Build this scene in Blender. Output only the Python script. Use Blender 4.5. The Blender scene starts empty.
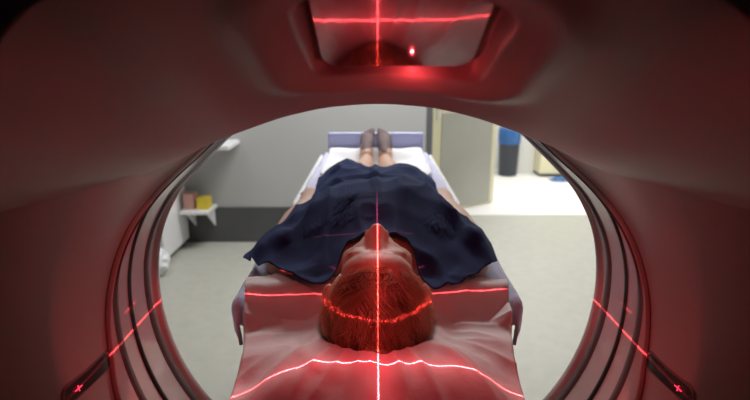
import bpy, bmesh, math, random
from mathutils import Vector, Matrix, noise
from mathutils.bvhtree import BVHTree
random.seed(7)
SC = bpy.context.scene
COL = SC.collection
PI = math.pi
Z0 = 1.38                      # camera height above the floor; z below is written relative to the lens
CX = 0.004                     # the scanner axis
CZ = -0.335
R0 = 0.35

# ------------------------------------------------------------------ camera
F = 538.0
PITCH = math.radians(14.4)
cam_d = bpy.data.cameras.new('camera')
cam_d.sensor_width = 36.0
cam_d.lens = F / 750 * 36
cam_d.clip_start = 0.02
cam_d.dof.use_dof = True
cam_d.dof.focus_distance = 0.80
cam_d.dof.aperture_fstop = 4.5
cam = bpy.data.objects.new('camera', cam_d)
COL.objects.link(cam)
cam.location = (0, 0, Z0)
cam.rotation_euler = (PI / 2 - PITCH, 0, 0)
SC.camera = cam

# ------------------------------------------------------------------ helpers
def lerp(a, b, t): return a + (b - a) * t
def clamp(v, a=0.0, b=1.0): return max(a, min(b, v))
def sst(a, b, v):
    t = clamp((v - a) / (b - a)); return t * t * (3 - 2 * t)
def table(pts):
    """smooth interpolation through (x, value) pairs"""
    def f(x):
        if x <= pts[0][0]: return pts[0][1]
        for (x0, y0), (x1, y1) in zip(pts, pts[1:]):
            if x <= x1:
                t = (x - x0) / (x1 - x0); t = t * t * (3 - 2 * t) * .5 + t * .5
                return y0 + (y1 - y0) * t
        return pts[-1][1]
    return f
def spline(pts):
    """monotone cubic through (x, value) pairs"""
    n = len(pts); xs = [p[0] for p in pts]; ys = [p[1] for p in pts]
    h = [xs[i + 1] - xs[i] for i in range(n - 1)]; d = [(ys[i + 1] - ys[i]) / h[i] for i in range(n - 1)]
    m = [0.0] * n; m[0] = d[0]; m[-1] = d[-1]
    for i in range(1, n - 1):
        if d[i - 1] * d[i] > 0:
            w1 = 2 * h[i] + h[i - 1]; w2 = h[i] + 2 * h[i - 1]
            m[i] = (w1 + w2) / (w1 / d[i - 1] + w2 / d[i])
    def f(x):
        if x <= xs[0]: return ys[0]
        if x >= xs[-1]: return ys[-1]
        i = 0
        while xs[i + 1] < x: i += 1
        t = (x - xs[i]) / h[i]
        return (1 + 2 * t) * (1 - t) ** 2 * ys[i] + t * (1 - t) ** 2 * h[i] * m[i] + t * t * (3 - 2 * t) * ys[i + 1] + t * t * (t - 1) * h[i] * m[i + 1]
    return f
def nz(x, y, z=0.0): return noise.noise((x, y, z))

MATS = {}
def mat(name, col, rough=0.5, spec=0.5, metal=0.0, noise_amt=0.0, noise_scale=20.0, bump=0.0, bump_scale=200.0, sss=0.0, coat=0.0, sheen=0.0, ior=1.5):
    m = bpy.data.materials.new(name); m.use_nodes = True
    nt = m.node_tree; b = nt.nodes['Principled BSDF']
    b.inputs['Base Color'].default_value = (*col, 1)
    b.inputs['Roughness'].default_value = rough
    b.inputs['Specular IOR Level'].default_value = spec
    b.inputs['Metallic'].default_value = metal
    b.inputs['IOR'].default_value = ior
    if coat: b.inputs['Coat Weight'].default_value = coat; b.inputs['Coat Roughness'].default_value = .12
    if sheen: b.inputs['Sheen Weight'].default_value = sheen
    if sss:
        b.inputs['Subsurface Weight'].default_value = sss
        b.inputs['Subsurface Radius'].default_value = (.012, .005, .003)
        b.inputs['Subsurface Scale'].default_value = .5
    tc = nt.nodes.new('ShaderNodeTexCoord')
    if noise_amt:
        n = nt.nodes.new('ShaderNodeTexNoise'); n.inputs['Scale'].default_value = noise_scale; n.inputs['Detail'].default_value = 5
        nt.links.new(tc.outputs['Object'], n.inputs['Vector'])
        r = nt.nodes.new('ShaderNodeValToRGB')
        r.color_ramp.elements[0].position = .3; r.color_ramp.elements[1].position = .7
        r.color_ramp.elements[0].color = (*[clamp(c * (1 - noise_amt)) for c in col], 1)
        r.color_ramp.elements[1].color = (*[clamp(c * (1 + noise_amt)) for c in col], 1)
        nt.links.new(n.outputs['Fac'], r.inputs['Fac']); nt.links.new(r.outputs['Color'], b.inputs['Base Color'])
    if bump:
        n = nt.nodes.new('ShaderNodeTexNoise'); n.inputs['Scale'].default_value = bump_scale; n.inputs['Detail'].default_value = 3
        nt.links.new(tc.outputs['Object'], n.inputs['Vector'])
        bp = nt.nodes.new('ShaderNodeBump'); bp.inputs['Strength'].default_value = bump; bp.inputs['Distance'].default_value = .002
        nt.links.new(n.outputs['Fac'], bp.inputs['Height']); nt.links.new(bp.outputs['Normal'], b.inputs['Normal'])
    MATS[name] = m
    return m
def emit(name, col, s):
    m = bpy.data.materials.new(name); m.use_nodes = True
    b = m.node_tree.nodes['Principled BSDF']
    b.inputs['Base Color'].default_value = (.05, .01, .01, 1)
    b.inputs['Emission Color'].default_value = (*col, 1); b.inputs['Emission Strength'].default_value = s
    return m

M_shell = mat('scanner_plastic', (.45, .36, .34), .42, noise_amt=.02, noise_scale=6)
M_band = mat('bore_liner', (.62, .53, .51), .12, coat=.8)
M_seal = mat('grey_seal', (.13, .125, .12), .35)
M_seal2 = mat('dark_seal', (.02, .02, .02), .3)
M_glass = mat('tinted_window', (.03, .018, .02), .045, spec=1.0, coat=1.0, ior=2.1)
M_slot = mat('slot_window', (.022, .012, .013), .12, spec=.6)
M_bezel = mat('window_bezel', (.20, .16, .155), .3)
M_ap = mat('aperture', (.004, .004, .004), .4)
M_white = mat('white_enamel', (.78, .78, .80), .35)
M_cradle = mat('cradle_white', (.80, .81, .84), .3)
M_lav = mat('lavender_vinyl', (.58, .62, 1.0), .45)
M_sheet = mat('lavender_sheet', (.60, .61, .80), .85, noise_amt=.06, noise_scale=9, bump=.15, bump_scale=600)
M_pad = mat('white_cotton', (.82, .82, .86), .9, noise_amt=.03, bump=.15, bump_scale=500)
M_paper = mat('paper_sheet', (.74, .70, .69), .75, noise_amt=.03, noise_scale=30, bump=.25, bump_scale=140)
M_skin = mat('skin', (.54, .32, .235), .5, noise_amt=.10, noise_scale=45, sss=.15)
M_sock = mat('sheer_sock', (.12, .07, .075), .7, noise_amt=.3, noise_scale=60)
M_dress = mat('navy_cloth', (.024, .038, .118), .85, noise_amt=.12, noise_scale=25, bump=.25, bump_scale=700, spec=.12)
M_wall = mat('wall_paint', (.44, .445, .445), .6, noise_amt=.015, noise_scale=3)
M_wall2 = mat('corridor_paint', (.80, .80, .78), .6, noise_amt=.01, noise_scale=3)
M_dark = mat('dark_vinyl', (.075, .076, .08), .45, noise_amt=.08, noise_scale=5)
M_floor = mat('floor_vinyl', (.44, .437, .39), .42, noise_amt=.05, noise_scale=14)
M_ceil = mat('ceiling_paint', (.75, .75, .74), .8, noise_amt=.02)
M_cream = mat('cream_lacquer', (.78, .73, .50), .45, noise_amt=.02, noise_scale=4)
M_steel = mat('brushed_steel', (.42, .42, .38), .42, metal=.4, noise_amt=.05, noise_scale=3)
M_chrome = mat('chrome', (.7, .7, .68), .2, metal=1)
M_frame = mat('dark_frame', (.12, .12, .13), .5)
M_bin = mat('bin_grey', (.045, .05, .065), .5)
M_blue = mat('blue_liner', (.035, .13, .36), .4, noise_amt=.2, noise_scale=30)
M_yel = mat('yellow_card', (.72, .55, .05), .6)
M_pink = mat('pink_card', (.55, .30, .26), .6)
M_bag = mat('clear_bag', (.75, .77, .80), .25, noise_amt=.05)

def hair_material():
    m = mat('hair_brown', (.12, .055, .028), .42, spec=.5)
    nt = m.node_tree; b = nt.nodes['Principled BSDF']
    a = nt.nodes.new('ShaderNodeAttribute'); a.attribute_name = 'tone'
    r = nt.nodes.new('ShaderNodeValToRGB')
    r.color_ramp.elements[0].color = (.050, .024, .013, 1)
    r.color_ramp.elements[1].color = (.80, .58, .36, 1)
    e = r.color_ramp.elements.new(.5); e.color = (.42, .26, .14, 1)
    nt.links.new(a.outputs['Fac'], r.inputs['Fac']); nt.links.new(r.outputs['Color'], b.inputs['Base Color'])
    return m
M_hair = hair_material()

def wl(o):
    v = Vector((0, 0, 0))
    while o is not None: v += o.location; o = o.parent
    return v
def link(name, me, m, parent=None, smooth=True, base=True):
    """me holds verts relative to the lens in z; places the object's origin at its base"""
    o = bpy.data.objects.new(name, me)
    COL.objects.link(o)
    me.transform(Matrix.Translation((0, 0, Z0)))
    if parent is not None:
        o.parent = parent
        me.transform(Matrix.Translation(-wl(parent)))
    elif base and len(me.vertices):
        xs = [v.co for v in me.vertices]
        c = Vector(((min(p.x for p in xs) + max(p.x for p in xs)) / 2, (min(p.y for p in xs) + max(p.y for p in xs)) / 2, min(p.z for p in xs)))
        me.transform(Matrix.Translation(-c)); o.location = c
    if smooth:
        me.polygons.foreach_set('use_smooth', [True] * len(me.polygons))
    if m is not None: me.materials.append(m)
    me.update()
    return o
def mesh(name, verts, faces, m, parent=None, smooth=True):
    me = bpy.data.meshes.new(name); me.from_pydata([tuple(v) for v in verts], [], faces); me.validate()
    return link(name, me, m, parent, smooth)
def frombm(name, bm, m, parent=None, smooth=False):
    bmesh.ops.recalc_face_normals(bm, faces=bm.faces)
    me = bpy.data.meshes.new(name); bm.to_mesh(me); bm.free()
    return link(name, me, m, parent, smooth)
def tag(o, label, cat, group=None):
    o['label'] = label; o['category'] = cat
    if group: o['group'] = group
    return o
def struct(o): o['kind'] = 'structure'; return o
def thing(name, label, cat, loc, group=None):
    o = bpy.data.objects.new(name, None); COL.objects.link(o)
    o.empty_display_size = .1
    o.location = (loc[0], loc[1], loc[2] + Z0)
    return tag(o, label, cat, group)
def bbox(bm, x0, x1, y0, y1, z0, z1, bev=0.0, seg=2):
    r = bmesh.ops.create_cube(bm, size=1)
    vs = r['verts']
    bmesh.ops.scale(bm, vec=(x1 - x0, y1 - y0, z1 - z0), verts=vs)
    bmesh.ops.translate(bm, vec=((x0 + x1) / 2, (y0 + y1) / 2, (z0 + z1) / 2), verts=vs)
    if bev:
        es = list({e for v in vs for e in v.link_edges})
        bmesh.ops.bevel(bm, geom=es, offset=bev, segments=seg, affect='EDGES', profile=.5)
def box(name, x0, x1, y0, y1, z0, z1, m, parent=None, bev=.004):
    bm = bmesh.new(); bbox(bm, x0, x1, y0, y1, z0, z1, bev)
    return frombm(name, bm, m, parent)
def grid_faces(nu, nv, wrap_u=False):
    fs = []
    for j in range(nv - 1):
        for i in range(nu if wrap_u else nu - 1):
            a = j * nu + i; b = j * nu + (i + 1) % nu
            fs.append((a, b, b + nu, a + nu))
    return fs
def lathe(name, prof, cx, cy, m, parent=None, n=32, sx=1, sy=1):
    vs = []; 
    for r, z in prof:
        for k in range(n):
            a = 2 * PI * k / n
            vs.append((cx + sx * r * math.cos(a), cy + sy * r * math.sin(a), z))
    fs = grid_faces(n, len(prof), True)
    return mesh(name, vs, fs, m, parent)
def solidify(o, t, offset=-1):
    md = o.modifiers.new('thickness', 'SOLIDIFY'); md.thickness = t; md.offset = offset
    return o

# ------------------------------------------------------------------ bed and pillow height fields
def bed(x, y):
    z = -.450 + .064 * clamp(abs(x) / .235) ** 3.0
    return z
def wrinkle(x, y, s=1.0):
    return s * (.004 * nz(x * 9 + 3, y * 7, 1.3) + .0022 * nz(x * 25, y * 17 + 5, 4.1))
head_c = Vector((CX - .001, .752, -.370))
def pillow(x, y):
    ax = abs(x - CX)
    z = -.366 - .060 * sst(.085, .2, ax)
    z -= .030 * sst(.60, .50, y) + .02 * sst(.545, .47, y)      # falls away at the near end
    # the shoulders end steps up onto the mattress
    up = -.360 - .008 * sst(.10, .02, ax) - .004 * sst(.17, .215, ax)
    low = -.374 - .026 * sst(.05, .12, ax) - .008 * sst(.12, .21, ax)
    t = sst(.63, .72, y); z = lerp(z, low, t)
    edge = .815 + .010 * nz(x * 14, 3.3) + .012 * (x > 0)
    z = lerp(z, up, sst(edge - .035, edge + .028, y))
    # hollow under the head
    d = math.hypot((x - head_c.x) / .085, (y - head_c.y) / .115)
    z = lerp(-.452, z, sst(.55, 1.12, d))
    # creases radiating from the head, small crumples
    if y > .785: z = max(z, bed(x - CX, y) + .016)
    ang = math.atan2(y - .75, x - CX)
    rr = math.hypot(x - CX, y - .75)
    z += (.0075 * (1 - abs(nz(ang * 4.0, rr * 2.5, 2.2))) ** 3 - .003) * sst(.09, .14, rr) * sst(.34, .2, rr)
    z += .011 * abs(nz(x * 15 + 1.7, y * 13, 7.1)) * sst(.64, .56, y)
    z += .0016 * nz(x * 42, y * 37, 3.3) + .003 * abs(nz(x * 21 + y * 9, y * 18, 5.5)) - .001
    return z

# ------------------------------------------------------------------ CT scanner
ct = thing('ct_scanner', 'large white scanner ring glowing red around the bore that frames the view', 'scanner', (CX, .7, -Z0))
yn_tab = spline([(-1.0, .590), (-.62, .600), (-.26, .617), (-.11, .633), (.096, .647), (.233, .665), (.344, .694), (.434, .757), (.478, .812), (.512, .866), (.57, .93), (.7, .97), (1.0, .98)])
yf_tab = spline([(-1.0, .778), (-.6, .783), (-.26, .789), (.06, .797), (.206, .805), (.384, .850), (.467, .936), (.523, 1.01), (.58, 1.07), (.7, 1.10), (1.0, 1.105)])
def Yf(phi): return yf_tab(math.sin(phi))
def Yn(phi): return yn_tab(math.sin(phi))

YL = .625
lip_z = spline([(-.05, -.050), (0, -.047), (.05, -.050), (.10, -.0595), (.16, -.079), (.20, -.0945), (.242, -.1146), (.268, -.1225), (.295, -.121), (.33, -.100), (.40, -.02), (.8, .5)])
lip_y = spline([(0, .625), (.16, .625), (.22, .616), (.25, .600), (.275, .572), (.30, .53), (.34, .46), (.5, .38)])
def visor_z(x, y):
    ax = abs(x); yl = lip_y(ax)
    z = lip_z(ax)
    if y < yl:
        d = yl - y
        z += (.27 * d + .30 * d * d) * sst(.34, .18, ax)
    else:
        d = y - yl
        z += 18 * d * d if d < .02 else .0072 + (d - .02) * 1.6
    return z
def visor_r(phi, y):
    s, c = math.sin(phi), math.cos(phi)
    if s < .12: return 9.0
    f = lambda r: CZ + r * s - visor_z(r * c, y)
    lo, hi = .18, None
    r = .20
    while r < .62:
        if f(r) > 0: hi = r; break
        lo = r; r += .02
    if hi is None: return 9.0
    for _ in range(18):
        m = (lo + hi) / 2
        if f(m) > 0: hi = m
        else: lo = m
    return hi
def smin(a, b, k):
    h = clamp(.5 + .5 * (b - a) / k)
    return lerp(b, a, h) - k * h * (1 - h)
FU, FR = .335, .31
def flare_R(phi, y):
    y0 = min(Yn(phi), .655); u = clamp((y0 - y) / (y0 - .295), 0, 1)
    a = math.asin(u)
    return .3565 + FR * (1 - math.cos(a))
WX = .016
def win_mask(x, y):
    """laser window recess in the top cover"""
    t = clamp((y - .36) / .14)
    hw = lerp(.0715, .070, t)
    cy, hy = .437, .064
    # rounded rectangle distance
    dx = abs(x - WX) - (hw - .018); dy = abs(y - cy) - (hy - .018)
    d = math.hypot(max(dx, 0), max(dy, 0)) + min(max(dx, dy), 0) - .018
    return d
def cover_point(phi, y):
    R = flare_R(phi, y)
    v = visor_r(phi, y)
    k = lerp(.005, .09, sst(.58, .38, y))
    r = smin(R, v, k) if v < 5 else R
    x = r * math.cos(phi)
    if math.sin(phi) > .4 and abs(x) < .17 and .28 < y < .59:
        d = win_mask(x, y)
        r += sst(.006, -.003, d) * lerp(.020, .050, sst(.50, .37, y))
        r -= .0060 * math.exp(-((d - .036) / .017) ** 2)          # soft raised bezel
    return Vector((CX + r * math.cos(phi), y, CZ + r * math.sin(phi)))
phis = []
k = 0
while k < 360:
    phis.append(math.radians(k)); k += .7 if 10 < k < 170 else 1.5
nphi = len(phis)
# rows: fractions from the step to the front face; finer near the lip and the window
rows = []
tv = [0, .01, .02, .035, .05, .07, .09] + [.09 + .012 * i for i in range(1, 61)]
vs = []
def row_y(phi, t):
    yn = Yn(phi); yo = .30
    return lerp(yn, yo, t)
T = [0, .004, .01, .02, .03, .045, .06] + [.06 + .94 * i / 190 for i in range(1, 191)]
# small rounded return behind the step
for dy, dr in ((.014, .020), (.006, .010), (.0022, .0022)):
    for p in phis:
        q = cover_point(p, Yn(p)); rad = Vector((math.cos(p), 0, math.sin(p)))
        vs.append(q + rad * dr + Vector((0, dy, 0)))
for t in T:
    for p in phis: vs.append(cover_point(p, row_y(p, t)))
# front face: on outwards to the housing edge
for g, yy in ((.03, .297), (.12, .292), (.25, .29)):
    for p in phis:
        q = cover_point(p, .30); rad = Vector((math.cos(p), 0, math.sin(p)))
        vs.append(Vector((q.x, yy, q.z)) + rad * g)
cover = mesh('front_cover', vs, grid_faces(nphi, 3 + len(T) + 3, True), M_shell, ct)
cover_bvh = BVHTree.FromPolygons([tuple(v) for v in vs], grid_faces(nphi, 3 + len(T) + 3, True))

# bore liner and seals
def ring_strip(name, f0, f1, R, m, parent, phi_ok=lambda p: True, lip=.0):
    n = 540; vs = []; prof = 5
    for j in range(prof):
        t = j / (prof - 1)
        for i in range(n):
            p = 2 * PI * i / n
            y = lerp(f0(p), f1(p), t)
            r = R + (lip if j in (0, prof - 1) else 0)
            vs.append((CX + r * math.cos(p), y, CZ + r * math.sin(p)))
    return mesh(name, vs, grid_faces(n, prof, True), m, parent)
def ycl(v, d=0.0): return lambda p: max(v + max(0, Yf(p) - .80) * 1.25 * sst(.64, .78, v), Yn(p) + d)
liner = None
vs = []; n = 540
prof = [(0, .006), (.0, .001), (.02, 0), (.2, 0), (.4, 0), (.6, 0), (.75, 0), (.84, 0)]
for t, dr in prof:
    for i in range(n):
        p = 2 * PI * i / n; y = lerp(Yn(p) + .001, Yf(p), t)
        vs.append((CX + (R0 + dr) * math.cos(p), y, CZ + (R0 + dr) * math.sin(p)))
for dy, dr in ((-.014, 0), (-.012, -.003), (-.002, -.0045), (.004, -.003), (.008, .004), (.010, .02)):
    for i in range(n):
        p = 2 * PI * i / n
        vs.append((CX + (R0 + dr) * math.cos(p), Yf(p) + dy, CZ + (R0 + dr) * math.sin(p)))
liner = mesh('bore_liner', vs, grid_faces(n, len(prof) + 6, True), M_band, ct)
for nm, a, b, m in (('grey_seal', .650, .667, M_seal), ('dark_seal', .695, .706, M_seal2), ('grey_seal', .748, .770, M_seal)):
    ring_strip(nm, ycl(a, .004), ycl(b, .0042), R0 - .0025, m, liner, lip=.0035)
# rear flare and rear face
vs = []
YR = 1.24
for t, r in ((0, .352), (.02, .364), (.06, .41), (.15, .48), (.35, .62), (.6, .80), (.85, .96), (1, 1.02)):
    for i in range(n):
        p = 2 * PI * i / n
        vs.append((CX + r * math.cos(p), lerp(Yf(p) + .004, YR, t), CZ + r * math.sin(p)))
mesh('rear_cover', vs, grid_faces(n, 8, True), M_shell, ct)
# outer housing: a rounded drum joining the two faces
vs = []
for y, r in ((.29, .99), (.30, 1.03), (.34, 1.05), (YR - .06, 1.05), (YR - .01, 1.03), (YR, .99)):
    for i in range(n):
        p = 2 * PI * i / n
        vs.append((CX + r * math.cos(p), y, max(CZ + r * math.sin(p), -Z0 + .06)))
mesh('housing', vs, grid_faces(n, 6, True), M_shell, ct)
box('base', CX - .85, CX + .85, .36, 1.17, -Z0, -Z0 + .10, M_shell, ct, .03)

# laser window in the top cover
win = None
def vis_pt(x, y, up): return Vector((CX + x, y, visor_z(x, y) + up))
def win_outline(hw0, hw1, y0, y1, rc, n=8):
    pts = []
    for sx, yy, hw, a0 in ((1, y0, hw0, -90), (1, y1, hw1, 0), (-1, y1, hw1, 90), (-1, y0, hw0, 180)):
        cx = sx * (hw - rc); cy = yy + (rc if yy == y0 else -rc)
        for i in range(n + 1):
            a = math.radians(a0 + 90 * i / n)
            pts.append((cx + rc * math.cos(a), cy + rc * math.sin(a)))
    return pts
GL0, GL1 = .378, .496
def glass_z(y): return lerp(-.0035, .0700, (GL1 - y) / (GL1 - GL0))
ol = win_outline(.0690, .0665, GL0, GL1, .016)
vs = [(CX + WX + x, y, glass_z(y)) for x, y in ol] + [(CX + WX + x, y, glass_z(y) + .003) for x, y in ol]
nn = len(ol)
win = mesh('laser_window', vs, [tuple(range(nn)), tuple(range(2 * nn - 1, nn - 1, -1))] + [(i, i + nn, (i + 1) % nn + nn, (i + 1) % nn) for i in range(nn)], M_glass, ct, smooth=False)

# side laser slots: capsule windows set into the flare on both sides
def pix_dir(u, v):
    x = (u - 375) / F; y = -(v - 200) / F
    c, s = math.cos(PITCH), math.sin(PITCH)
    return Vector((x, c + y * s, -s + y * c)).normalized()
for _k in range(20):
    hitA = cover_bvh.ray_cast(Vector((0, 0, 0)), pix_dir(113 - _k, 354 + _k * .9))
    if hitA[0] is not None and hitA[0].y < .7: break
hitB = cover_bvh.ray_cast(Vector((0, 0, 0)), pix_dir(66, 397))
pA, pB = hitA[0], hitB[0]
nA = (hitA[1] + hitB[1]).normalized()
if nA.x < 0: nA = -nA
slot_info = []
def slot(mir):
    def M(v): return Vector((2 * CX - v.x, v.y, v.z)) if mir else Vector(v)
    a, b = M(pA), M(pB)
    nrm = Vector((-nA.x, nA.y, nA.z)) if mir else nA
    ax = (b - a); L = ax.length; ax.normalize()
    side = nrm.cross(ax).normalized(); nrm = ax.cross(side).normalized()
    if nrm.x * (a.x - CX) > 0: nrm = -nrm
    def cap(r, h, off):
        pts = []
        for i in range(13):
            t = -PI / 2 + PI * i / 12
            pts.append((L - off + r * math.cos(t), r * math.sin(t)))
        for i in range(13):
            t = PI / 2 + PI * i / 12
            pts.append((off + r * math.cos(t), r * math.sin(t)))
        out = []
        for u, w in pts:
            q = a + ax * u + side * w
            h_ = cover_bvh.ray_cast(q + nrm * .05, -nrm)
            q = h_[0] if h_[0] is not None else q
            out.append(q + nrm * h)
        return out
    r0 = .0100
    o1, o2, o3 = cap(r0 + .0035, .0003, r0 * .6), cap(r0 + .001, .0026, r0 * .6), cap(r0 - .001, .0012, r0 * .6)
    nn = len(o1)
    fr = mesh('slot_bezel', o1 + o2 + o3, grid_faces(nn, 3, True), M_bezel, ct)
    gv = []; NL, NW = 25, 5; rr = r0 - .0005; u0, u1 = r0 * .6 - rr, L - r0 * .6 + rr
    for i in range(NL):
        u = lerp(u0, u1, .5 - .5 * math.cos(PI * i / (NL - 1)))
        hw = math.sqrt(max(rr * rr - max(r0 * .6 - u, u - (L - r0 * .6), 0) ** 2, 1e-9))
        for j in range(NW):
            q = a + ax * u + side * lerp(-hw, hw, j / (NW - 1))
            h_ = cover_bvh.ray_cast(q + nrm * .05, -nrm); q = h_[0] if h_[0] is not None else q
            gv.append(q + nrm * .0016)
    gl = mesh('slot_window', gv, grid_faces(NW, NL), M_slot, fr)
    slot_info.append((a, b, nrm, ax, side))
    # the laser aperture lens at the lower end
    c = a + ax * (L * .80) + nrm * .0035
    h_ = cover_bvh.ray_cast(c + nrm * .05, -nrm); c = (h_[0] if h_[0] is not None else c) + nrm * .003
    bm = bmesh.new()
    for d1, d2, l in ((ax, side, .0065), (side, ax, .0036)):
        q = [c + d1 * l + d2 * .00035, c + d1 * l - d2 * .00035, c - d1 * l - d2 * .00035, c - d1 * l + d2 * .00035]
        lo = [bm.verts.new(v) for v in q]; hi = [bm.verts.new(v + nrm * .0006) for v in q]
        bm.faces.new(hi); bm.faces.new(lo[::-1])
        for i in range(4): bm.faces.new((lo[i], lo[(i + 1) % 4], hi[(i + 1) % 4], hi[i]))
    frombm('laser_lens', bm, M_lens, fr)
M_lens = emit('laser_lens', (1, .03, .07), 3.0)
win['label'] = 'dark glossy laser window'
slot(False); slot(True)

# ------------------------------------------------------------------ patient table
pt = thing('patient_table', 'long white scanner table with lavender foot board reaching into the bore', 'table', (CX, 1.9, -Z0))
box('pedestal', CX - .17, CX + .17, 1.55, 2.35, -Z0, -.56, M_white, pt, .02)
def section(prof_fn, ys, name, m, parent, closed=True):
    """loft of closed cross-sections prof_fn(y) -> [(x, z)] along y, capped"""
    vs = []; nu = None
    for y in ys:
        pr = prof_fn(y); nu = len(pr)
        vs += [(CX + x, y, z) for x, z in pr]
    fs = grid_faces(nu, len(ys), True)
    fs.append(tuple(range(nu))); fs.append(tuple((len(ys) - 1) * nu + i for i in range(nu - 1, -1, -1)))
    return mesh(name, vs, fs, m, parent)
def cradle_prof(y):
    e = sst(.86, .95, y)
    w = lerp(lerp(.196, .212, e), .256, sst(1.3, 1.6, y)); pts = []; zl = bed(w - .012, y) - .026
    for i in range(17):
        t = -1 + 2 * i / 16
        pts.append((t * (w - .012), bed(t * (w - .012), y) - .030))
    pts += [(w - .004, zl), (w, zl - .006), (w, zl - .018), (w - .03, -.46)]
    pts += [(w * .5, -.505), (0, -.515), (-w * .5, -.505)]
    pts += [(-w + .03, -.46), (-w, zl - .018), (-w, zl - .006), (-w + .004, zl)]
    return pts
section(cradle_prof, [.86, .88, .95, 1.05, 1.15, 1.25, 1.35, 1.45, 1.6, 2.0, 2.4, 2.45], 'cradle', M_cradle, pt)
box('carriage', CX - .15, CX + .15, 1.32, 2.4, -.57, -.505, M_white, pt, .01)
box('foot_board', CX - .219, CX + .219, 2.448, 2.475, -.47, -.313, M_lav, pt, .008)['label'] = 'lavender foot board'
def holder_prof(y):
    w = lerp(.150, .185, sst(.5, .85, y)); pts = []
    for i in range(13):
        t = -1 + 2 * i / 12
        pts.append((t * w, -.492 + .03 * abs(t) ** 3))
    pts += [(w + .006, -.468), (w, -.485), (w * .6, -.512), (-w * .6, -.512), (-w, -.485), (-w - .006, -.468)]
    return pts
section(holder_prof, [.47, .50, .6, .7, .8, .9, .95], 'head_holder', M_cradle, pt)

# mattress sheet
def mat_w(y): return lerp(.243, .224, sst(1.05, 1.5, y))
nu = 61; ys = [.800 + .0125 * i for i in range(int((2.40 - .80) / .0125) + 1)]
vs = []
for y in ys:
    w = mat_w(y) * (1 - .05 * sst(.83, .80, y)) + .004 * nz(y * 7, 2.2)
    hang = lerp(.002, .075, sst(1.18, .98, y)) * lerp(.6, 1, sst(.80, .90, y))
    for i in range(nu):
        t = -1 + 2 * i / (nu - 1)
        if abs(t) < .86:
            x = t / .86 * (w - .01)
            z = bed(x, y) + wrinkle(x, y) - .02 * sst(.84, .80, y) + .0015
        else:
            q = (abs(t) - .86) / .14
            sg = 1 if t > 0 else -1
            x = sg * (w - .01 + .014 * math.sin(min(q * 3, 1) * PI / 2) - .006 * q * sst(.9, .8, y) + .006 * nz(y * 14, sg * 3 + q) * q)
            z = bed(w, y) - .02 * sst(.84, .80, y) - hang * q ** 1.4 + wrinkle(x, y) * (1 - q) + .002
        vs.append((CX + x, y, z))
sheet = mesh('mattress_sheet', vs, grid_faces(nu, len(ys)), M_sheet)
solidify(sheet, .006, 1 if False else -1)
tag(sheet, 'pale lavender sheet covering the scanner table under the patient', 'sheet')
# white pad at the foot end
def pad_z(x, y):
    t = x / .205; d = sst(0, .05, clamp(min(y - 1.93, 2.425 - y), 0, 1)) * sst(1, .8, abs(t))
    z = bed(x, y) + .017 + .006 * d + d * (.010 * abs(nz(x * 8, y * 6, 9)) + .003 * nz(x * 30, y * 22))
    return lerp(z, max(z, -.378 + .006 * nz(x * 14, y * 12, 2)), sst(2.27, 2.37, y))
nu, nv = 50, 50; vs = []
for j in range(nv):
    y = lerp(1.93, 2.425, j / (nv - 1))
    for i in range(nu):
        t = -1 + 2 * i / (nu - 1); x = t * (.205 + .006 * nz(y * 10, 5.0))
        vs.append((CX + x, y, pad_z(x, y)))
pad = mesh('foot_pad', vs, grid_faces(nu, nv), M_pad)
solidify(pad, .004)
tag(pad, 'crumpled white pad on the foot end of the lavender sheet, under the feet', 'pad')
# paper sheet over the head holder
nu, nv = 150, 130; vs = []
pw = table([(.46, .178), (.55, .186), (.685, .196), (.80, .213), (.875, .222)])
for j in range(nv):
    y = lerp(.47, .872, j / (nv - 1))
    for i in range(nu):
        t = -1 + 2 * i / (nu - 1)
        w = pw(y) + .004 * nz(y * 9, 1.0 if t > 0 else 4.0)
        if abs(t) < .93:
            x = t / .93 * w; z = pillow(CX + x, y)
        else:
            q = (abs(t) - .93) / .07; sg = 1 if t > 0 else -1
            x = sg * (w + .004 * q + .004 * nz(y * 18, sg * 2.0) * q); z = pillow(CX + sg * w, y) - .050 * q * sst(.80, .75, y)
        vs.append((CX + x, y, z))
paper = mesh('paper_sheet', vs, grid_faces(nu, nv), M_paper)
solidify(paper, .0015)
tag(paper, 'wrinkled white paper sheet under the head, crossed by red laser lines', 'sheet')

# ------------------------------------------------------------------ person
person = thing('person', 'person with short brown hair in a navy gown lying face up on the table', 'person', (CX, .75, -.46))
bb = bmesh.new()
def ellipsoid(c, r, rot=None, seg=24):
    M_ = Matrix.Translation(c) @ (rot.to_4x4() if rot is not None else Matrix.Identity(4)) @ Matrix.Diagonal((*r, 1))
    bmesh.ops.create_uvsphere(bb, u_segments=seg, v_segments=seg // 2, radius=1, matrix=M_)
def loft(rings, n=24):
    """rings: (center, axis_u * ru, axis_v * rv)"""
    prev = None; first = None
    for c, u, v in rings:
        ring = [bb.verts.new(Vector(c) + Vector(u) * math.cos(2 * PI * k / n) + Vector(v) * math.sin(2 * PI * k / n)) for k in range(n)]
        if prev:
            for k in range(n): bb.faces.new((prev[k], prev[(k + 1) % n], ring[(k + 1) % n], ring[k]))
        else: first = ring
        prev = ring
    bb.faces.new(first[::-1]); bb.faces.new(prev)
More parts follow.
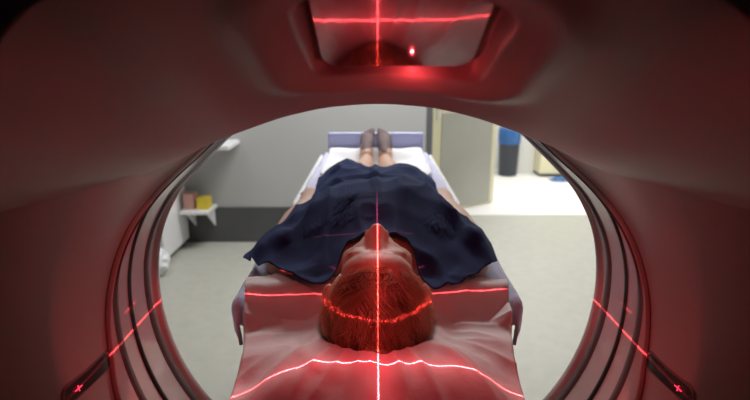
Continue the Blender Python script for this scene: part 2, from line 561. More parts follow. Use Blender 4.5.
def tube(pts, rads, n=14):
    pts = [Vector(p) for p in pts]; rings = []
    for i, p in enumerate(pts):
        d = (pts[min(i + 1, len(pts) - 1)] - pts[max(i - 1, 0)]).normalized()
        a = d.cross(Vector((0, 0, 1)))
        if a.length < .1: a = d.cross(Vector((1, 0, 0)))
        a.normalize(); b = d.cross(a)
        r = rads[i]
        ru, rv = r if isinstance(r, tuple) else (r, r)
        rings.append((p, a * ru, b * rv))
    loft(rings, n)
    for p, r in ((pts[0], rads[0]), (pts[-1], rads[-1])):
        r = r if not isinstance(r, tuple) else min(r)
        ellipsoid(p, (r * .98,) * 3, seg=12)
X = CX
hc = head_c
V3 = lambda *a: Vector(a)
# head: lying, crown towards -y, face up
ellipsoid(hc, (.0745, .098, .088))
ellipsoid(hc + V3(0, .012, -.012), (.0735, .092, .080))
ellipsoid(hc + V3(0, .066, .038), (.058, .076, .056))          # face block
ellipsoid(hc + V3(0, .112, .052), (.036, .040, .040))          # jaw
ellipsoid(hc + V3(0, .130, .072), (.018, .016, .018))          # chin
ellipsoid(hc + V3(0, -.004, .068), (.054, .036, .028))         # forehead
for s in (-1, 1):
    ellipsoid(hc + V3(s * .024, .024, .082), (.026, .013, .011))   # brow ridge
    ellipsoid(hc + V3(s * .030, .042, .081), (.015, .011, .009))   # closed lids
    ellipsoid(hc + V3(s * .036, .066, .060), (.022, .026, .020))   # cheekbones
    # ear
    ellipsoid(hc + V3(s * .077, .038, .000), (.010, .020, .031), Matrix.Rotation(s * .35, 3, 'Z'))
    ellipsoid(hc + V3(s * .075, .052, -.006), (.007, .012, .016))
tube([hc + V3(0, .028, .086), hc + V3(0, .048, .097), hc + V3(0, .066, .108)], [.009, .0095, .0110])
ellipsoid(hc + V3(0, .068, .110), (.0120, .011, .0120))
for s in (-1, 1): ellipsoid(hc + V3(s * .012, .070, .100), (.0085, .009, .010))
ellipsoid(hc + V3(0, .092, .098), (.022, .007, .008)); ellipsoid(hc + V3(0, .102, .095), (.019, .007, .008))
# neck and torso
zb = -.428
tor = [(.835, .050, .052, -.378), (.875, .053, .052, -.378), (.905, .075, .055, -.376), (.935, .140, .066, -.374), (.97, .172, .078, -.366),
       (1.04, .170, .092, -.350), (1.11, .160, .097, -.347), (1.18, .148, .090, -.354), (1.27, .138, .080, -.366), (1.36, .152, .082, -.370),
       (1.45, .168, .084, -.374), (1.53, .160, .080, -.380), (1.58, .12, .06, -.39)]
loft([(V3(X, y, cz), V3(w, 0, 0), V3(0, 0, h)) for y, w, h, cz in tor], 40)
for s in (-1, 1):
    # legs
    tube([V3(X + s * .085, 1.50, -.378), V3(X + s * .080, 1.68, -.400), V3(X + s * .058, 1.86, -.408), V3(X + s * .054, 1.92, -.404), V3(X + s * .048, 2.02, -.408), V3(X + s * .042, 2.18, -.412), V3(X + s * .040, 2.27, -.414)],
         [(.083, .080), (.072, .073), (.047, .050), (.044, .048), (.044, .048), (.032, .036), (.031, .034)], 20)
    # foot: heel, instep, ball, toes pointing up and away
    heel = V3(X + s * .042, 2.285, -.412)
    ellipsoid(heel, (.030, .036, .032))
    dirf = V3(-s * .03, .80, .60).normalized()
    tube([heel + V3(0, -.012, .02), heel + dirf * .05 + V3(0, -.012, .010), heel + dirf * .095 + V3(0, -.010, .006), heel + dirf * .135, heel + dirf * .150], [(.029, .030), (.029, .028), (.030, .022), (.031, .016), (.028, .012)])
    for k, (off, ln, rr) in enumerate(((-.020, .050, .0105), (-.006, .044, .0078), (.005, .036, .0074), (.014, .026, .007), (.022, .016, .0068))):
        b0 = heel + dirf * .140 + V3(s * off, 0, 0)
        tube([b0, b0 + dirf * ln * .6, b0 + dirf * ln + V3(0, .006, -.001)], [rr, rr, rr * .9], 10)
    # arm at the side
    sh = V3(X + s * .168, .968, -.372); el = V3(X + s * .200, 1.200, -.378); wr = V3(X + s * .184, 1.395, -.368)
    tube([sh, lerp(sh, el, .35), lerp(sh, el, .8), el, lerp(el, wr, .25), lerp(el, wr, .6), wr], [.046, .041, .036, .033, .034, .029, (.026, .020)], 18)
    # hand resting beside the hip, fingers curled
    hd = V3(-s * .18, .97, .12).normalized(); upv = V3(0, -.10, 1).normalized(); sd = hd.cross(upv).normalized()
    if sd.x * s < 0: sd = -sd
    palm = wr + hd * .052
    tube([wr, wr + hd * .030, wr + hd * .065, wr + hd * .092], [(.026, .019), (.033, .017), (.040, .015), (.039, .0125)], 16)
    for k, (o, l) in enumerate(((.029, .058), (.010, .068), (-.010, .073), (-.029, .066))):
        b0 = wr + hd * .090 + sd * o
        r = .0085 if k else .0075
        tube([b0, b0 + hd * l * .45 - upv * .004, b0 + hd * l * .75 - upv * .018, b0 + hd * l * .88 - upv * .034], [r * 1.08, r, r * .95, r * .8], 10)
    b0 = wr + hd * .022 - sd * .026
    tube([b0, b0 + hd * .028 - sd * .018 - upv * .004, b0 + hd * .055 - sd * .020 - upv * .012], [.013, .011, .0088], 10)
bmesh.ops.recalc_face_normals(bb, faces=bb.faces)
me = bpy.data.meshes.new('body'); bb.to_mesh(me); bb.free()
tmp = bpy.data.objects.new('body_src', me); COL.objects.link(tmp)
rm = tmp.modifiers.new('r', 'REMESH'); rm.mode = 'VOXEL'; rm.voxel_size = .0042
sm = tmp.modifiers.new('s', 'SMOOTH'); sm.iterations = 4; sm.factor = .5
dg = bpy.context.evaluated_depsgraph_get()
me2 = bpy.data.meshes.new_from_object(tmp.evaluated_get(dg)); me2.name = 'body'
bpy.data.objects.remove(tmp)
BV = [v.co.copy() for v in me2.vertices]; BF = [tuple(p.vertices) for p in me2.polygons]
def support(x, y):
    """top of whatever carries the patient"""
    dx = x - CX
    z = bed(dx, y) + wrinkle(dx, y) + .0045 + .008 * sst(.20, .225, abs(dx))
    if y < .889: z = max(z if y > .80 else -9, pillow(x, y) + .0022)
    if y > 1.92 and abs(dx) < .215:
        if 1.915 <= y <= 2.44: z = max(z, pad_z(dx, y) + .0025)
    return z
for p in BV:                                     # the body flattens where it lies on the bed
    if .60 < p.y < 2.46:
        q = support(p.x, p.y)
        if p.z < q: p.z = q + .0018
for v, p in zip(me2.vertices, BV): v.co = p
body_bvh = BVHTree.FromPolygons(BV, BF)
# sheer dark socks over the front of each foot: shells offset from the skin
def shell(keep, off, name, m, label=None):
    idx = {}; vs = []; fs = []
    nor = [v.normal.copy() for v in me2.vertices]
    for f in BF:
        if all(keep(BV[i]) for i in f):
            q = []
            for i in f:
                if i not in idx: idx[i] = len(vs); vs.append(BV[i] + nor[i] * off)
                q.append(idx[i])
            fs.append(tuple(q))
    return vs, fs
for s in (-1, 1):
    v_, f_ = shell(lambda p: p.y > 2.26 and (p.x - X) * s > 0 and (p.z > -.362 + .03 * nz(p.x * 20, p.y * 20)), .0022, 'sock', M_sock)
    so = mesh('sock', v_, f_, M_sock, person); so['label'] = 'dark sheer sock'
body = link('body', me2, M_skin, person)

# hair: strands swept back from the hairline over a close cap
HR = Vector((.0745, .1005, .0905))
hcen = hc + V3(0, .004, -.003)
def on_scalp(p, lift=0.0):
    d = Vector(((p.x - hcen.x) / HR.x, (p.y - hcen.y) / HR.y, (p.z - hcen.z) / HR.z))
    l = d.length
    d = d / l
    n_ = Vector((d.x / HR.x, d.y / HR.y, d.z / HR.z)).normalized()
    q = Vector((hcen.x + d.x * HR.x, hcen.y + d.y * HR.y, hcen.z + d.z * HR.z))
    return q + n_ * lift, n_
def hairline(d):
    """d: unit direction on the scalp; True where hair grows"""
    lim = .04 - .02 * (1 - abs(d.x)) if d.z > .25 else lerp(.10, .05, sst(-.3, .35, d.z))
    return d.y < lim + .16 * nz(d.x * 4, d.z * 4, 1.0) - .10 * (1 - abs(d.x)) * (d.z > .25)
vs, fs, tone = [], [], []
# cap
capn = 0
nu, nv = 60, 40
idx = {}
for j in range(nv):
    for i in range(nu):
        th = PI * (j + .5) / nv; ph = 2 * PI * i / nu
        d = Vector((math.sin(th) * math.cos(ph), -math.cos(th), math.sin(th) * math.sin(ph)))
        p = hcen + Vector((d.x * HR.x, d.y * HR.y, d.z * HR.z))
        idx[(i, j)] = (len(vs), hairline(d))
        p = p + d * .001; p.z = max(p.z, support(p.x, p.y) + .004); vs.append(p); tone.append(.22)
for j in range(nv - 1):
    for i in range(nu):
        q = [idx[(i, j)], idx[((i + 1) % nu, j)], idx[((i + 1) % nu, j + 1)], idx[(i, j + 1)]]
        if all(a[1] for a in q): fs.append(tuple(a[0] for a in q))
LOCKS = []
while len(LOCKS) < 340:
    d = Vector((random.gauss(0, 1), random.gauss(0, 1), random.gauss(0, 1))).normalized()
    if d.z < -.7: continue
    p = hcen + Vector((d.x * HR.x, d.y * HR.y, d.z * HR.z))
    rv = Vector((random.gauss(0, .38), random.gauss(0, .38), random.gauss(0, .38)))
    fl = (Vector((.55 * d.x, -1.0, -.55)) if d.y > -.4 else Vector((.45 * d.x, -.25, -1.0))) + rv
    nn_ = Vector((d.x / HR.x, d.y / HR.y, d.z / HR.z)).normalized(); fl -= nn_ * fl.dot(nn_)
    LOCKS.append((p, rv, random.gauss(0, .15), random.gauss(0, .16), random.uniform(-.003, .004), random.uniform(.3, 1.0), fl.normalized()))
# drop unused cap verts later via validate; strands
def strand(root_d, length, segs, w, tn, lift0, lift1):
    p = hcen + Vector((root_d.x * HR.x, root_d.y * HR.y, root_d.z * HR.z))
    lk = min(LOCKS, key=lambda l: (l[0] - p).length_squared)
    rnd = lk[1] + Vector((random.gauss(0, .10), random.gauss(0, .10), random.gauss(0, .10)))
    swirl = lk[2]; tn = clamp(tn + lk[3]); lift1 += lk[4]; conv = lk[5]
    pts = []
    for k in range(segs + 1):
        t = k / segs
        q, n_ = on_scalp(p, lerp(lift0, lift1, t ** 1.3))
        pts.append((q, n_))
        d = Vector((q.x - hcen.x, q.y - hcen.y, q.z - hcen.z))
        lx = d.x / HR.x
        # swept back to the crown, then down and outwards round the back of the head
        flow = Vector((.55 * lx + swirl, -1.0, -.55)) if d.y > -.04 else Vector((.45 * lx + swirl, -.25, -1.0))
        cl = Vector((nz(q.x * 40, q.y * 40, q.z * 40 + 3), nz(q.x * 40 + 9, q.y * 40, q.z * 40), nz(q.x * 40, q.y * 40 + 5, q.z * 40))) * .7
        flow = flow + rnd + cl * .6
        c_ = lk[0] + lk[6] * (t * length) - q
        flow += c_ * (conv * t * 60)
        flow -= n_ * flow.dot(n_)
        p = q + flow.normalized() * (length / segs)
    base = len(vs)
    for k, (q, n_) in enumerate(pts):
        t = k / segs
        dirv = (pts[min(k + 1, segs)][0] - pts[max(k - 1, 0)][0]).normalized()
        sdv = dirv.cross(n_).normalized()
        ww = w * (1 - .8 * t) * (.6 + .4 * min(1, t * 5))
        for c_ in (q - sdv * ww, q + sdv * ww, q + n_ * ww * .9):
            c_.z = max(c_.z, support(c_.x, c_.y) + .0045); vs.append(c_)
        tone.extend((tn,) * 3)
        if k:
            a = base + (k - 1) * 3; b = base + k * 3
            fs.extend(((a, a + 1, b + 1, b), (a + 1, a + 2, b + 2, b + 1), (a + 2, a, b, b + 2)))
made = 0
while made < 6000:
    d = Vector((random.gauss(0, 1), random.gauss(0, 1), random.gauss(0, 1))).normalized()
    if not hairline(d) or d.z < -.75: continue
    made += 1
    front = sst(-.5, .1, d.y)
    tn = clamp(random.gauss(.46, .12) + .32 * front + .16 * abs(d.x))
    if random.random() < .12: tn = clamp(tn + .3)
    strand(d, random.uniform(.035, .070), 6, random.uniform(.00045, .0010), tn, .001, random.uniform(.003, .012) + .006 * front)
used = sorted({i for f in fs for i in f}); rem = {o: k for k, o in enumerate(used)}
vs = [vs[i] for i in used]; tone = [tone[i] for i in used]; fs = [tuple(rem[i] for i in f) for f in fs]
hm = bpy.data.meshes.new('hair'); hm.from_pydata([tuple(v) for v in vs], [], fs)
at = hm.attributes.new('tone', 'FLOAT', 'POINT'); at.data.foreach_set('value', tone)
hair = link('hair', hm, M_hair, person)

# gown draped over the body
GX0, GX1, GY0, GY1, ST = -.30, .30, .84, 1.80, .0075
gnx = int((GX1 - GX0) / ST) + 1; gny = int((GY1 - GY0) / ST) + 1
Hs = []
for j in range(gny):
    row = []
    for i in range(gnx):
        x = CX + GX0 + i * ST; y = GY0 + j * ST
        h_ = body_bvh.ray_cast(Vector((x, y, .3)), Vector((0, 0, -1)))
        z = h_[0].z if h_[0] is not None and h_[0].z > -.44 else bed(x - CX, y)
        if y < .885 and abs(x - CX) < .115: z = -9
        z = max(z, support(x, y) if abs(x - CX) < .24 else lerp(-.386, -.42, sst(.24, .28, abs(x - CX))))
        row.append(z)
    Hs.append(row)
solid = [r[:] for r in Hs]
def relax(H, kx, ky, it):
    for _ in range(it):
        for j in range(gny):
            r = H[j]
            for i in range(1, gnx):
                v = r[i - 1] - kx * ST
                if v > r[i]: r[i] = v
            for i in range(gnx - 2, -1, -1):
                v = r[i + 1] - kx * ST
                if v > r[i]: r[i] = v
        for j in range(1, gny):
            for i in range(gnx):
                v = H[j - 1][i] - ky * ST
                if v > H[j][i]: H[j][i] = v
        for j in range(gny - 2, -1, -1):
            for i in range(gnx):
                v = H[j + 1][i] - ky * ST
                if v > H[j][i]: H[j][i] = v
relax(Hs, .75, .45, 2)
for _ in range(16):
    N = [r[:] for r in Hs]
    for j in range(1, gny - 1):
        for i in range(1, gnx - 1):
            N[j][i] = .25 * (Hs[j][i - 1] + Hs[j][i + 1] + Hs[j - 1][i] + Hs[j + 1][i])
    Hs = N
# the cloth is taut between the knees near the hem
for j in range(gny):
    y = GY0 + j * ST
    if y < 1.45: continue
    w_ = sst(1.45, 1.62, y)
    ids = [i for i in range(gnx) if abs(GX0 + i * ST) < .16]
    hull = []
    for i in ids:
        p = (i, Hs[j][i])
        while len(hull) > 1 and (hull[-1][1] - hull[-2][1]) * (p[0] - hull[-2][0]) <= (p[1] - hull[-2][1]) * (hull[-1][0] - hull[-2][0]): hull.pop()
        hull.append(p)
    for (i0, z0), (i1, z1) in zip(hull, hull[1:]):
        for i in range(i0, i1 + 1):
            Hs[j][i] = lerp(Hs[j][i], lerp(z0, z1, (i - i0) / (i1 - i0)), w_ * .85)
def gown_h(x, y):
    fx = clamp((x - CX - GX0) / ST, 0, gnx - 1.001); fy = clamp((y - GY0) / ST, 0, gny - 1.001)
    i, j = int(fx), int(fy); a, b = fx - i, fy - j
    g = lambda H: lerp(lerp(H[j][i], H[j][i + 1], a), lerp(H[j + 1][i], H[j + 1][i + 1], a), b)
    return max(g(Hs), g(solid)) + .006
def gown_solid(x, y):
    fx = clamp((x - CX - GX0) / ST, 0, gnx - 1.001); fy = clamp((y - GY0) / ST, 0, gny - 1.001)
    i, j = int(fx), int(fy)
    return max(solid[j][i], solid[j][i + 1], solid[j + 1][i], solid[j + 1][i + 1]) if abs(x - CX) < .225 and y > .89 else -9
near = table([(-.262, .992), (-.20, .898), (-.125, .826), (-.090, .806), (-.078, .815), (-.052, .905), (.052, .905), (.078, .82), (.090, .800), (.115, .815), (.16, .855), (.20, .895), (.222, .940)])
left = spline([(.985, -.262), (1.03, -.222), (1.10, -.182), (1.20, -.166), (1.35, -.164), (1.5, -.166), (1.60, -.160), (1.74, -.142)])
right = spline([(.93, .222), (1.02, .212), (1.10, .185), (1.20, .168), (1.35, .164), (1.5, .163), (1.60, .150), (1.74, .125)])
nu, nv = 170, 170; vs = []
for j in range(nv):
    v = j / (nv - 1)
    for i in range(nu):
        u = i / (nu - 1)
        xn = lerp(-.262, .222, u)
        yn_ = near(xn); yh = 1.675 + .012 * nz(u * 5, 3.0) - .05 * sst(.72, 1.0, u) - .02 * sst(.2, 0, u)
        y = lerp(yn_, yh, v)
        xl, xr = left(y), right(y)
        # blend from the straight near edge into the side seams
        b = sst(0, .10, v)
        x = lerp(xn, lerp(xl, xr, u), b)
        z = gown_h(CX + x, y)
        # folds: long creases down the front, ripples across the lap, crumples at the sides
        a_ = abs(x)
        rid = lambda p, q, c: (1 - abs(nz(p, q, c))) ** 4
        sg = 1 if x > 0 else -1
        f = .017 * rid(x * 6 + sg * y * 3.0, y * 2.2 - a_ * 3, 1.0) * sst(.02, .08, a_)
        f += .012 * rid(x * 10 - sg * y * 4.5, y * 4 + a_ * 5, 6.0)
        f += .007 * nz(x * 9, y * 7, 3.0)
        f += .006 * math.exp(-((x + .004 + .008 * nz(y * 5, 1)) / .010) ** 2) * sst(1.0, 1.1, y)
        f += .007 * nz(x * 22, y * 17, 8.0) * sst(.08, .16, a_)
        f += .018 * math.exp(-((y - 1.30 - .45 * a_) / .025) ** 2) * sst(.19, .06, a_)
        z += max(f - .007, -.001)
        z = max(z, support(CX + x, y) + .007)
        tip = sst(.07, 0, v) * sst(.19, .25, a_)
        z = lerp(z, max(support(CX + x, y) + .012 if a_ < .24 else -.372, -.376), tip * .9)
        z = max(z, gown_solid(CX + x, y) + .004)
        vs.append((CX + x, y, z))
gown = mesh('gown', vs, grid_faces(nu, nv), M_dress, person)
solidify(gown, .0025, 1)
gown['label'] = 'navy blue short-sleeved gown'

# ------------------------------------------------------------------ room
FL = -Z0; CEI = 1.35
XL, XR, YB, YW, YC = -2.9, 3.2, -2.6, 4.05, 7.0
def slab(name, *a, bev=0): return struct(box(name, *a, bev=bev))
slab('floor', XL - .1, XR + .1, YB - .1, YC + .1, FL - .08, FL, M_floor)
slab('floor_light_patch', .44, XR, 4.80, YC, FL, FL + .004, M_wall2)  # paler slab: light cast through the doorway, put in as floor colour
slab('ceiling', XL - .1, XR + .1, YB - .1, YC + .1, CEI, CEI + .08, M_ceil)
slab('wall_left', XL - .1, XL, YB, YW, FL, CEI, M_wall)
slab('wall_right', XR, XR + .1, YB, YC, FL, CEI, M_wall2)
slab('wall_back', XL, XR, YB - .1, YB, FL, CEI, M_frame)
slab('wall_far', XL, .385, YW, YC, FL, CEI, M_wall)
slab('wall_corridor', .385, XR, YC, YC + .1, FL, CEI, M_wall2)
slab('baseboard_far', XL, .385, YW - .012, YW, FL, FL + .285, M_dark, bev=.004)
slab('trim_1', .385, .435, YW + .01, YW + .7, FL, CEI, M_frame, bev=.004)
slab('trim_2', 1.80, 2.02, 6.72, 7.0, FL, CEI, M_wall2, bev=.01)
# lintel over the wide doorway
slab('trim_3', .435, XR, 4.78, 4.86, FL + 2.12, CEI, M_wall2)

# added unseen wall pieces around the scanner keep room light off the near side
for nm, a, b, z0, z1 in (('wall_light_block', XL, CX - 1.055, FL, CEI), ('wall_light_block', CX + 1.055, XR, FL, CEI), ('wall_light_block', CX - 1.055, CX + 1.055, CZ + 1.055, CEI)):
    slab(nm, a, b, .60, .72, z0, z1, M_wall)
# the open door
hx, hy = 1.185, 5.25; fx, fy = .505, 4.83
dv = Vector((hx - fx, hy - fy, 0)); DL = dv.length; dang = math.atan2(dv.y, dv.x)
def door_box(name, u0, u1, w0, w1, z0, z1, m, parent, bev=.004):
    bm = bmesh.new(); bbox(bm, u0, u1, w0, w1, z0, z1, bev)
    bmesh.ops.rotate(bm, cent=(0, 0, 0), matrix=Matrix.Rotation(dang, 3, 'Z'), verts=bm.verts)
    bmesh.ops.translate(bm, vec=(fx, fy, 0), verts=bm.verts)
    return frombm(name, bm, m, parent)
door = struct(door_box('door_1', 0, DL, 0, .045, FL + .012, FL + 2.10, M_cream, None))
door_box('kick_plate', .115, DL - .055, -.006, .002, FL + .03, FL + .93, M_steel, door, .001)
door_box('lock_plate', .055, .095, -.008, .002, FL + .88, FL + 1.16, M_chrome, door, .002)
door_box('door_handle', .045, .20, -.062, -.044, FL + 1.035, FL + 1.055, M_chrome, door, .006)
door_box('handle_neck', .066, .084, -.05, .0, FL + 1.036, FL + 1.054, M_chrome, door, .002)

FC = FL + .004
# bin in the corridor
bx, by = 1.66, 6.62
bn = thing('waste_bin', 'dark grey waste bin with a blue liner in the corridor behind the open door', 'bin', (bx, by, FC))
lathe('bin_body', [(.0, FC + .002), (.105, FC + .002), (.112, FC + .02), (.130, FC + .50), (.134, FC + .505), (.128, FC + .51), (.0, FC + .46)], bx, by, M_bin, bn)
lathe('bin_liner', [(.131, FC + .40), (.1365, FC + .44), (.138, FC + .50), (.137, FC + .56), (.125, FC + .60), (.08, FC + .615), (.0, FC + .60)], bx, by, M_blue, bn)
# cream cabinet
cb = thing('cabinet', 'pale yellow low cabinet against the bright corridor wall', 'cabinet', (2.33, 6.7, FC))
box('cabinet_body', 2.02, 2.62, 6.50, 6.95, FC + .04, FC + .78, M_cream, cb)
box('plinth', 2.05, 2.59, 6.53, 6.95, FC, FC + .04, M_frame, cb, .002)
for i in (0, 1):
    dr = box('cabinet_door', 2.025 + .3 * i, 2.315 + .3 * i, 6.484, 6.499, FC + .05, FC + .75, M_cream, cb, .003)
    box('knob', 2.285 + .05 * i, 2.30 + .05 * i, 6.468, 6.484, FC + .5, FC + .53, M_chrome, dr, .004)
# blue cloth on the corridor floor
vs = []
for j in range(16):
    for i in range(24):
        u, v = i / 23, j / 15
        e = sst(0, .25, min(u, 1 - u)) * sst(0, .3, min(v, 1 - v))
        vs.append((2.10 + .30 * u + .02 * nz(v * 5, 1), 6.22 + .16 * v + .02 * nz(u * 5, 4), FC + .004 + e * (.03 + .02 * nz(u * 6, v * 6, 3))))
mp = mesh('floor_cloth', vs, grid_faces(24, 16), M_blue)
solidify(mp, .003, 1)
tag(mp, 'crumpled blue cloth on the corridor floor before the pale yellow cabinet', 'cloth')

# white storage trolley and what is on it, at the left wall
tx0, tx1, ty0, ty1 = -1.95, -1.45, 3.50, 4.0
tr = thing('storage_trolley', 'white storage trolley with a solid end panel standing by the far wall', 'trolley', ((tx0 + tx1) / 2, 3.8, FL))
box('end_panel', tx1 - .02, tx1, ty0, ty1, FL + .05, FL + .56, M_white, tr)
box('end_panel', tx0, tx0 + .02, ty0, ty1, FL + .05, FL + .56, M_white, tr)
for z in (.07, .30, .545): box('shelf', tx0 + .02, tx1 - .02, ty0, ty1, FL + z - .012, FL + z + .012, M_white, tr, .003)
for a, b in ((tx0 + .04, ty0 + .04), (tx1 - .04, ty0 + .04), (tx0 + .04, ty1 - .04), (tx1 - .04, ty1 - .04)):
    bm = bmesh.new()
    bmesh.ops.create_cone(bm, cap_ends=True, segments=20, radius1=.025, radius2=.025, depth=.02, matrix=Matrix.Translation((a, b, FL + .025)) @ Matrix.Rotation(PI / 2, 4, 'Y'))
    bbox(bm, a - .014, a + .014, b - .012, b + .012, FL + .03, FL + .055)
    frombm('caster', bm, M_frame, tr)
# low bench beside it holding the boxes
lb = thing('wall_shelf', 'low white shelf on the far wall beside the trolley holding two small boxes', 'shelf', (-1.33, 3.9, FL + .28))
box('shelf_board', -1.435, -1.22, 3.80, 4.03, FL + .290, FL + .315, M_white, lb, .003)
for a in (-1.40, -1.25):
    bm = bmesh.new()
    q = [bm.verts.new((a + dx, y, z)) for dx in (-.006, .006) for y, z in ((3.84, FL + .29), (4.03, FL + .29), (4.03, FL + .14))]
    for f in ((0, 1, 2), (5, 4, 3), (0, 3, 4, 1), (1, 4, 5, 2), (2, 5, 3, 0)): bm.faces.new([q[i] for i in f])
    frombm('bracket', bm, M_white, lb)
by_ = tag(box('carton', -1.325, -1.24, 3.86, 3.96, FL + .315, FL + .40, M_yel, None, .003), 'small yellow box on the low white shelf by the far wall', 'box')
bp_ = tag(box('carton', -1.425, -1.345, 3.86, 3.97, FL + .315, FL + .43, M_pink, None, .003), 'small pinkish-brown box on the low white shelf, left of the yellow one', 'box')
# wall-hung white worktop above
wt = thing('wall_worktop', 'white worktop hung on the far wall, its end showing left of the table', 'worktop', (-1.6, 4.0, -.60))
box('worktop_panel', -2.2, -1.02, 3.72, 4.045, -.60, -.565, M_white, wt, .006)
for x in (-1.9, -1.35): box('bracket', x - .012, x + .012, 3.85, 4.045, -.70, -.60, M_white, wt, .002)
# crumpled clear bag on the trolley's foot
bm = bmesh.new(); bmesh.ops.create_icosphere(bm, subdivisions=4, radius=1)
for v in bm.verts:
    c = v.co.copy(); r = 1 + .30 * nz(c.x * 2.2, c.y * 2.2, c.z * 2.2) + .14 * nz(c.x * 6, c.y * 6, c.z * 6)
    v.co = Vector((-1.46 + c.x * .085 * r, 3.36 + c.y * .08 * r, max(FL + .001, FL + .085 + c.z * .10 * r)))
bg = frombm('plastic_bag', bm, M_bag, None, True)
tag(bg, 'crumpled clear white bag on the floor in front of the storage trolley', 'bag')

# ------------------------------------------------------------------ lights
def area(name, loc, size, power, col=(1, 1, 1), rot=(0, 0, 0), size_y=None):
    l = bpy.data.lights.new(name, 'AREA'); l.energy = power; l.color = col; l.size = size
    if size_y: l.shape = 'RECTANGLE'; l.size_y = size_y
    o = bpy.data.objects.new(name, l); COL.objects.link(o)
    o.location = (loc[0], loc[1], loc[2] + Z0); o.rotation_euler = rot
    return o
area('ceiling_lamp', (.2, 3.25, CEI - .02), 1.2, 58, (1, .99, .97), size_y=.6)
area('ceiling_lamp', (-1.6, 2.9, CEI - .02), 1.2, 9, (1, .99, .97), size_y=.3)
area('corridor_lamp', (1.9, 5.7, CEI - .02), 1.6, 58, (1, .985, .95), size_y=1.0)
area('corridor_lamp', (2.0, 4.2, CEI - .02), 1.0, 3, (1, .985, .95), size_y=1.0)

RED = (1.0, .065, .080)
def laser(name, pos, target, lines, power, up=Vector((1, 0, 0)), cone=120, spill=0.0):
    """A line laser: a spot lamp whose beam is shaped by its optics into thin fans.
    lines: ('u'|'v', offset, width, gain, halo_width, halo_gain, lo, hi): fan where local u (or v) = offset, the other coordinate within lo..hi"""
    pos = Vector(pos); fwd = (Vector(target) - pos).normalized()
    z = -fwd; x = (up - z * up.dot(z)).normalized(); y = z.cross(x)
    l = bpy.data.lights.new(name, 'SPOT'); l.spot_size = math.radians(cone); l.spot_blend = .05; l.shadow_soft_size = 0.0
    l.energy = power; l.color = RED
    l.use_nodes = True; nt = l.node_tree; nt.nodes.clear()
    out = nt.nodes.new('ShaderNodeOutputLight'); em = nt.nodes.new('ShaderNodeEmission')
    tc = nt.nodes.new('ShaderNodeTexCoord'); sp = nt.nodes.new('ShaderNodeSeparateXYZ')
    nt.links.new(tc.outputs['Normal'], sp.inputs[0])
    def math_(op, a, b=None, c=None):
        n = nt.nodes.new('ShaderNodeMath'); n.operation = op
        for i, v in enumerate((a, b, c)):
            if v is None: continue
            if isinstance(v, (int, float)): n.inputs[i].default_value = v
            else: nt.links.new(v, n.inputs[i])
        return n.outputs[0]
    az = math_('ABSOLUTE', sp.outputs['Z'])
    u = math_('DIVIDE', sp.outputs['X'], az); v = math_('DIVIDE', sp.outputs['Y'], az)
    total = None
    for which, off, w, g, hw, hg, lo, hi in lines:
        a, b = (u, v) if which == 'u' else (v, u)
        if isinstance(off, tuple):                    # slanted fan: a = off0 + off1 * b
            d = math_('SUBTRACT', a, math_('MULTIPLY_ADD', b, off[1], off[0]))
        else: d = math_('SUBTRACT', a, off)
        d = math_('ABSOLUTE', d)
        q = math_('DIVIDE', d, w); q = math_('MULTIPLY', q, q); core = math_('EXPONENT', math_('MULTIPLY', q, -1.0))
        core = math_('MULTIPLY', core, g)
        halo = math_('MULTIPLY', math_('EXPONENT', math_('DIVIDE', d, -hw)), hg)
        s_ = math_('ADD', core, halo)
        fade = (hi - lo) * .08
        m1 = math_('MULTIPLY', math_('SUBTRACT', b, lo), 1 / fade); m2 = math_('MULTIPLY', math_('SUBTRACT', hi, b), 1 / fade)
        mm = math_('MINIMUM', math_('MAXIMUM', math_('MINIMUM', m1, m2), 0.0), 1.0)
        s_ = math_('MULTIPLY', s_, mm)
        total = s_ if total is None else math_('ADD', total, s_)
    if spill: total = math_('ADD', total, spill)
    nt.links.new(total, em.inputs['Strength']); nt.links.new(em.outputs[0], out.inputs[0])
    o = bpy.data.objects.new(name, l); COL.objects.link(o)
    mt = Matrix((x, y, z)).transposed().to_4x4(); mt.translation = pos + Vector((0, 0, Z0))
    o.matrix_world = mt
    def tan(p):
        d = Vector(p) - pos
        return d.dot(x) / d.dot(fwd), d.dot(y) / d.dot(fwd)
    return o, tan
def tan_of(pos, target, p, up=Vector((1, 0, 0))):
    pos = Vector(pos); fwd = (Vector(target) - pos).normalized(); z = -fwd
    x = (up - z * up.dot(z)).normalized(); y = z.cross(x); d = Vector(p) - pos
    return d.dot(x) / d.dot(fwd), d.dot(y) / d.dot(fwd)
# head lasers in the top module: sagittal line, transverse line on the sheet, faint transverse line on the chest
P, Tg = (CX, .515, -.030), (CX, .73, -.36)
v1 = tan_of(P, Tg, (CX, .601, -.366))[1]
v2 = tan_of(P, Tg, (CX - .10, .925, -.300))[1]
vend = tan_of(P, Tg, (CX, 1.06, -.245))[1]
laser('laser_lamp', P, Tg, [
    ('u', 0.0, .0021, 1.2, .050, .018, -.95, vend),
    ('v', v1, .0024, 1.6, .060, .024, -1.0, 1.0),
    ('v', v2, .0012, .45, .004, .004, -.26, .16)], 190.0, cone=84, spill=.0042)
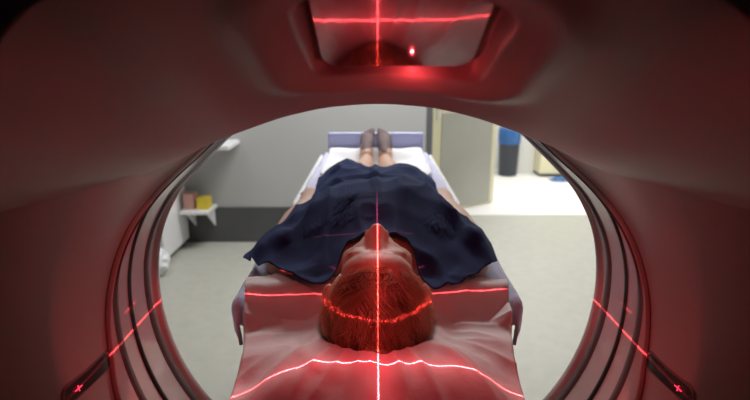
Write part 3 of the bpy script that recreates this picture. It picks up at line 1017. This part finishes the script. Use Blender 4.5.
# coronal lines from both side modules, at the height of the ears
for s in (-1, 1):
    P = (CX + s * .335, .600, -.336); Tg = (CX + s * .05, .72, -.336)
    hup = Vector((0, 1, 0)).cross(Vector((0, 0, 1)))
    h0 = tan_of(P, Tg, (CX - s * .03, .640, -.336), hup)[0]; h1 = tan_of(P, Tg, (CX + s * .082, .86, -.336), hup)[0]
    laser('laser_lamp', P, Tg, [('v', 0.0, .0028, 1.0, .10, .014, min(h0, h1), max(h0, h1))], 60.0, up=Vector((0, 1, 0)).cross(Vector((0, 0, 1))), cone=110, spill=.0012)
for s in (-1, 1):
    P = (CX + s * .335, .620, -.3715); Tg = (CX + s * .15, .82, -.3715)
    hup = Vector((0, 1, 0)).cross(Vector((0, 0, 1)))
    h0 = tan_of(P, Tg, (CX + s * .06, .800, -.3715), hup)[0]; h1 = tan_of(P, Tg, (CX + s * .212, .862, -.3715), hup)[0]
    laser('laser_lamp', P, Tg, [('v', 0.0, .0022, .7, .02, .02, min(h0, h1), max(h0, h1))], 45.0, up=Vector((0, 1, 0)).cross(Vector((0, 0, 1))), cone=80)
# lines on the bore wall and the side slots, thrown from the top module
for s in (-1, 1):
    P = Vector((CX - s * .03, .56, -.075)); Tg = Vector((CX + s * .35, .69, -.371))
    q0 = tan_of(P, Tg, (CX + s * .35, .60, -.371), Vector((0, 1, 0))); q1 = tan_of(P, Tg, (CX + s * .35, .79, -.371), Vector((0, 1, 0)))
    sl = (q1[1] - q0[1]) / (q1[0] - q0[0]); of = q0[1] - sl * q0[0]
    laser('laser_lamp', P, Tg, [('v', (of, sl), .0024, .9, .22, .036, q0[0] - .13, q1[0] + .05)], 60.0, up=Vector((0, 1, 0)), cone=80)

gl = bpy.data.lights.new('laser_diode', 'POINT'); gl.energy = .04; gl.color = RED; gl.shadow_soft_size = 0
go = bpy.data.objects.new('laser_diode', gl); COL.objects.link(go); go.location = (CX + .030, .492, Z0 - .024)
w = bpy.data.worlds.new('world'); SC.world = w; w.use_nodes = True
w.node_tree.nodes['Background'].inputs[0].default_value = (.02, .02, .022, 1)
SC.view_settings.view_transform = 'Standard'; SC.view_settings.look = 'None'
SC.view_settings.exposure = 0.0; SC.view_settings.gamma = 1.0; SC.view_settings.use_curve_mapping = False
SC.cycles.use_denoising = True
SC.cycles.max_bounces = 8; SC.cycles.diffuse_bounces = 5; SC.cycles.caustics_reflective = True
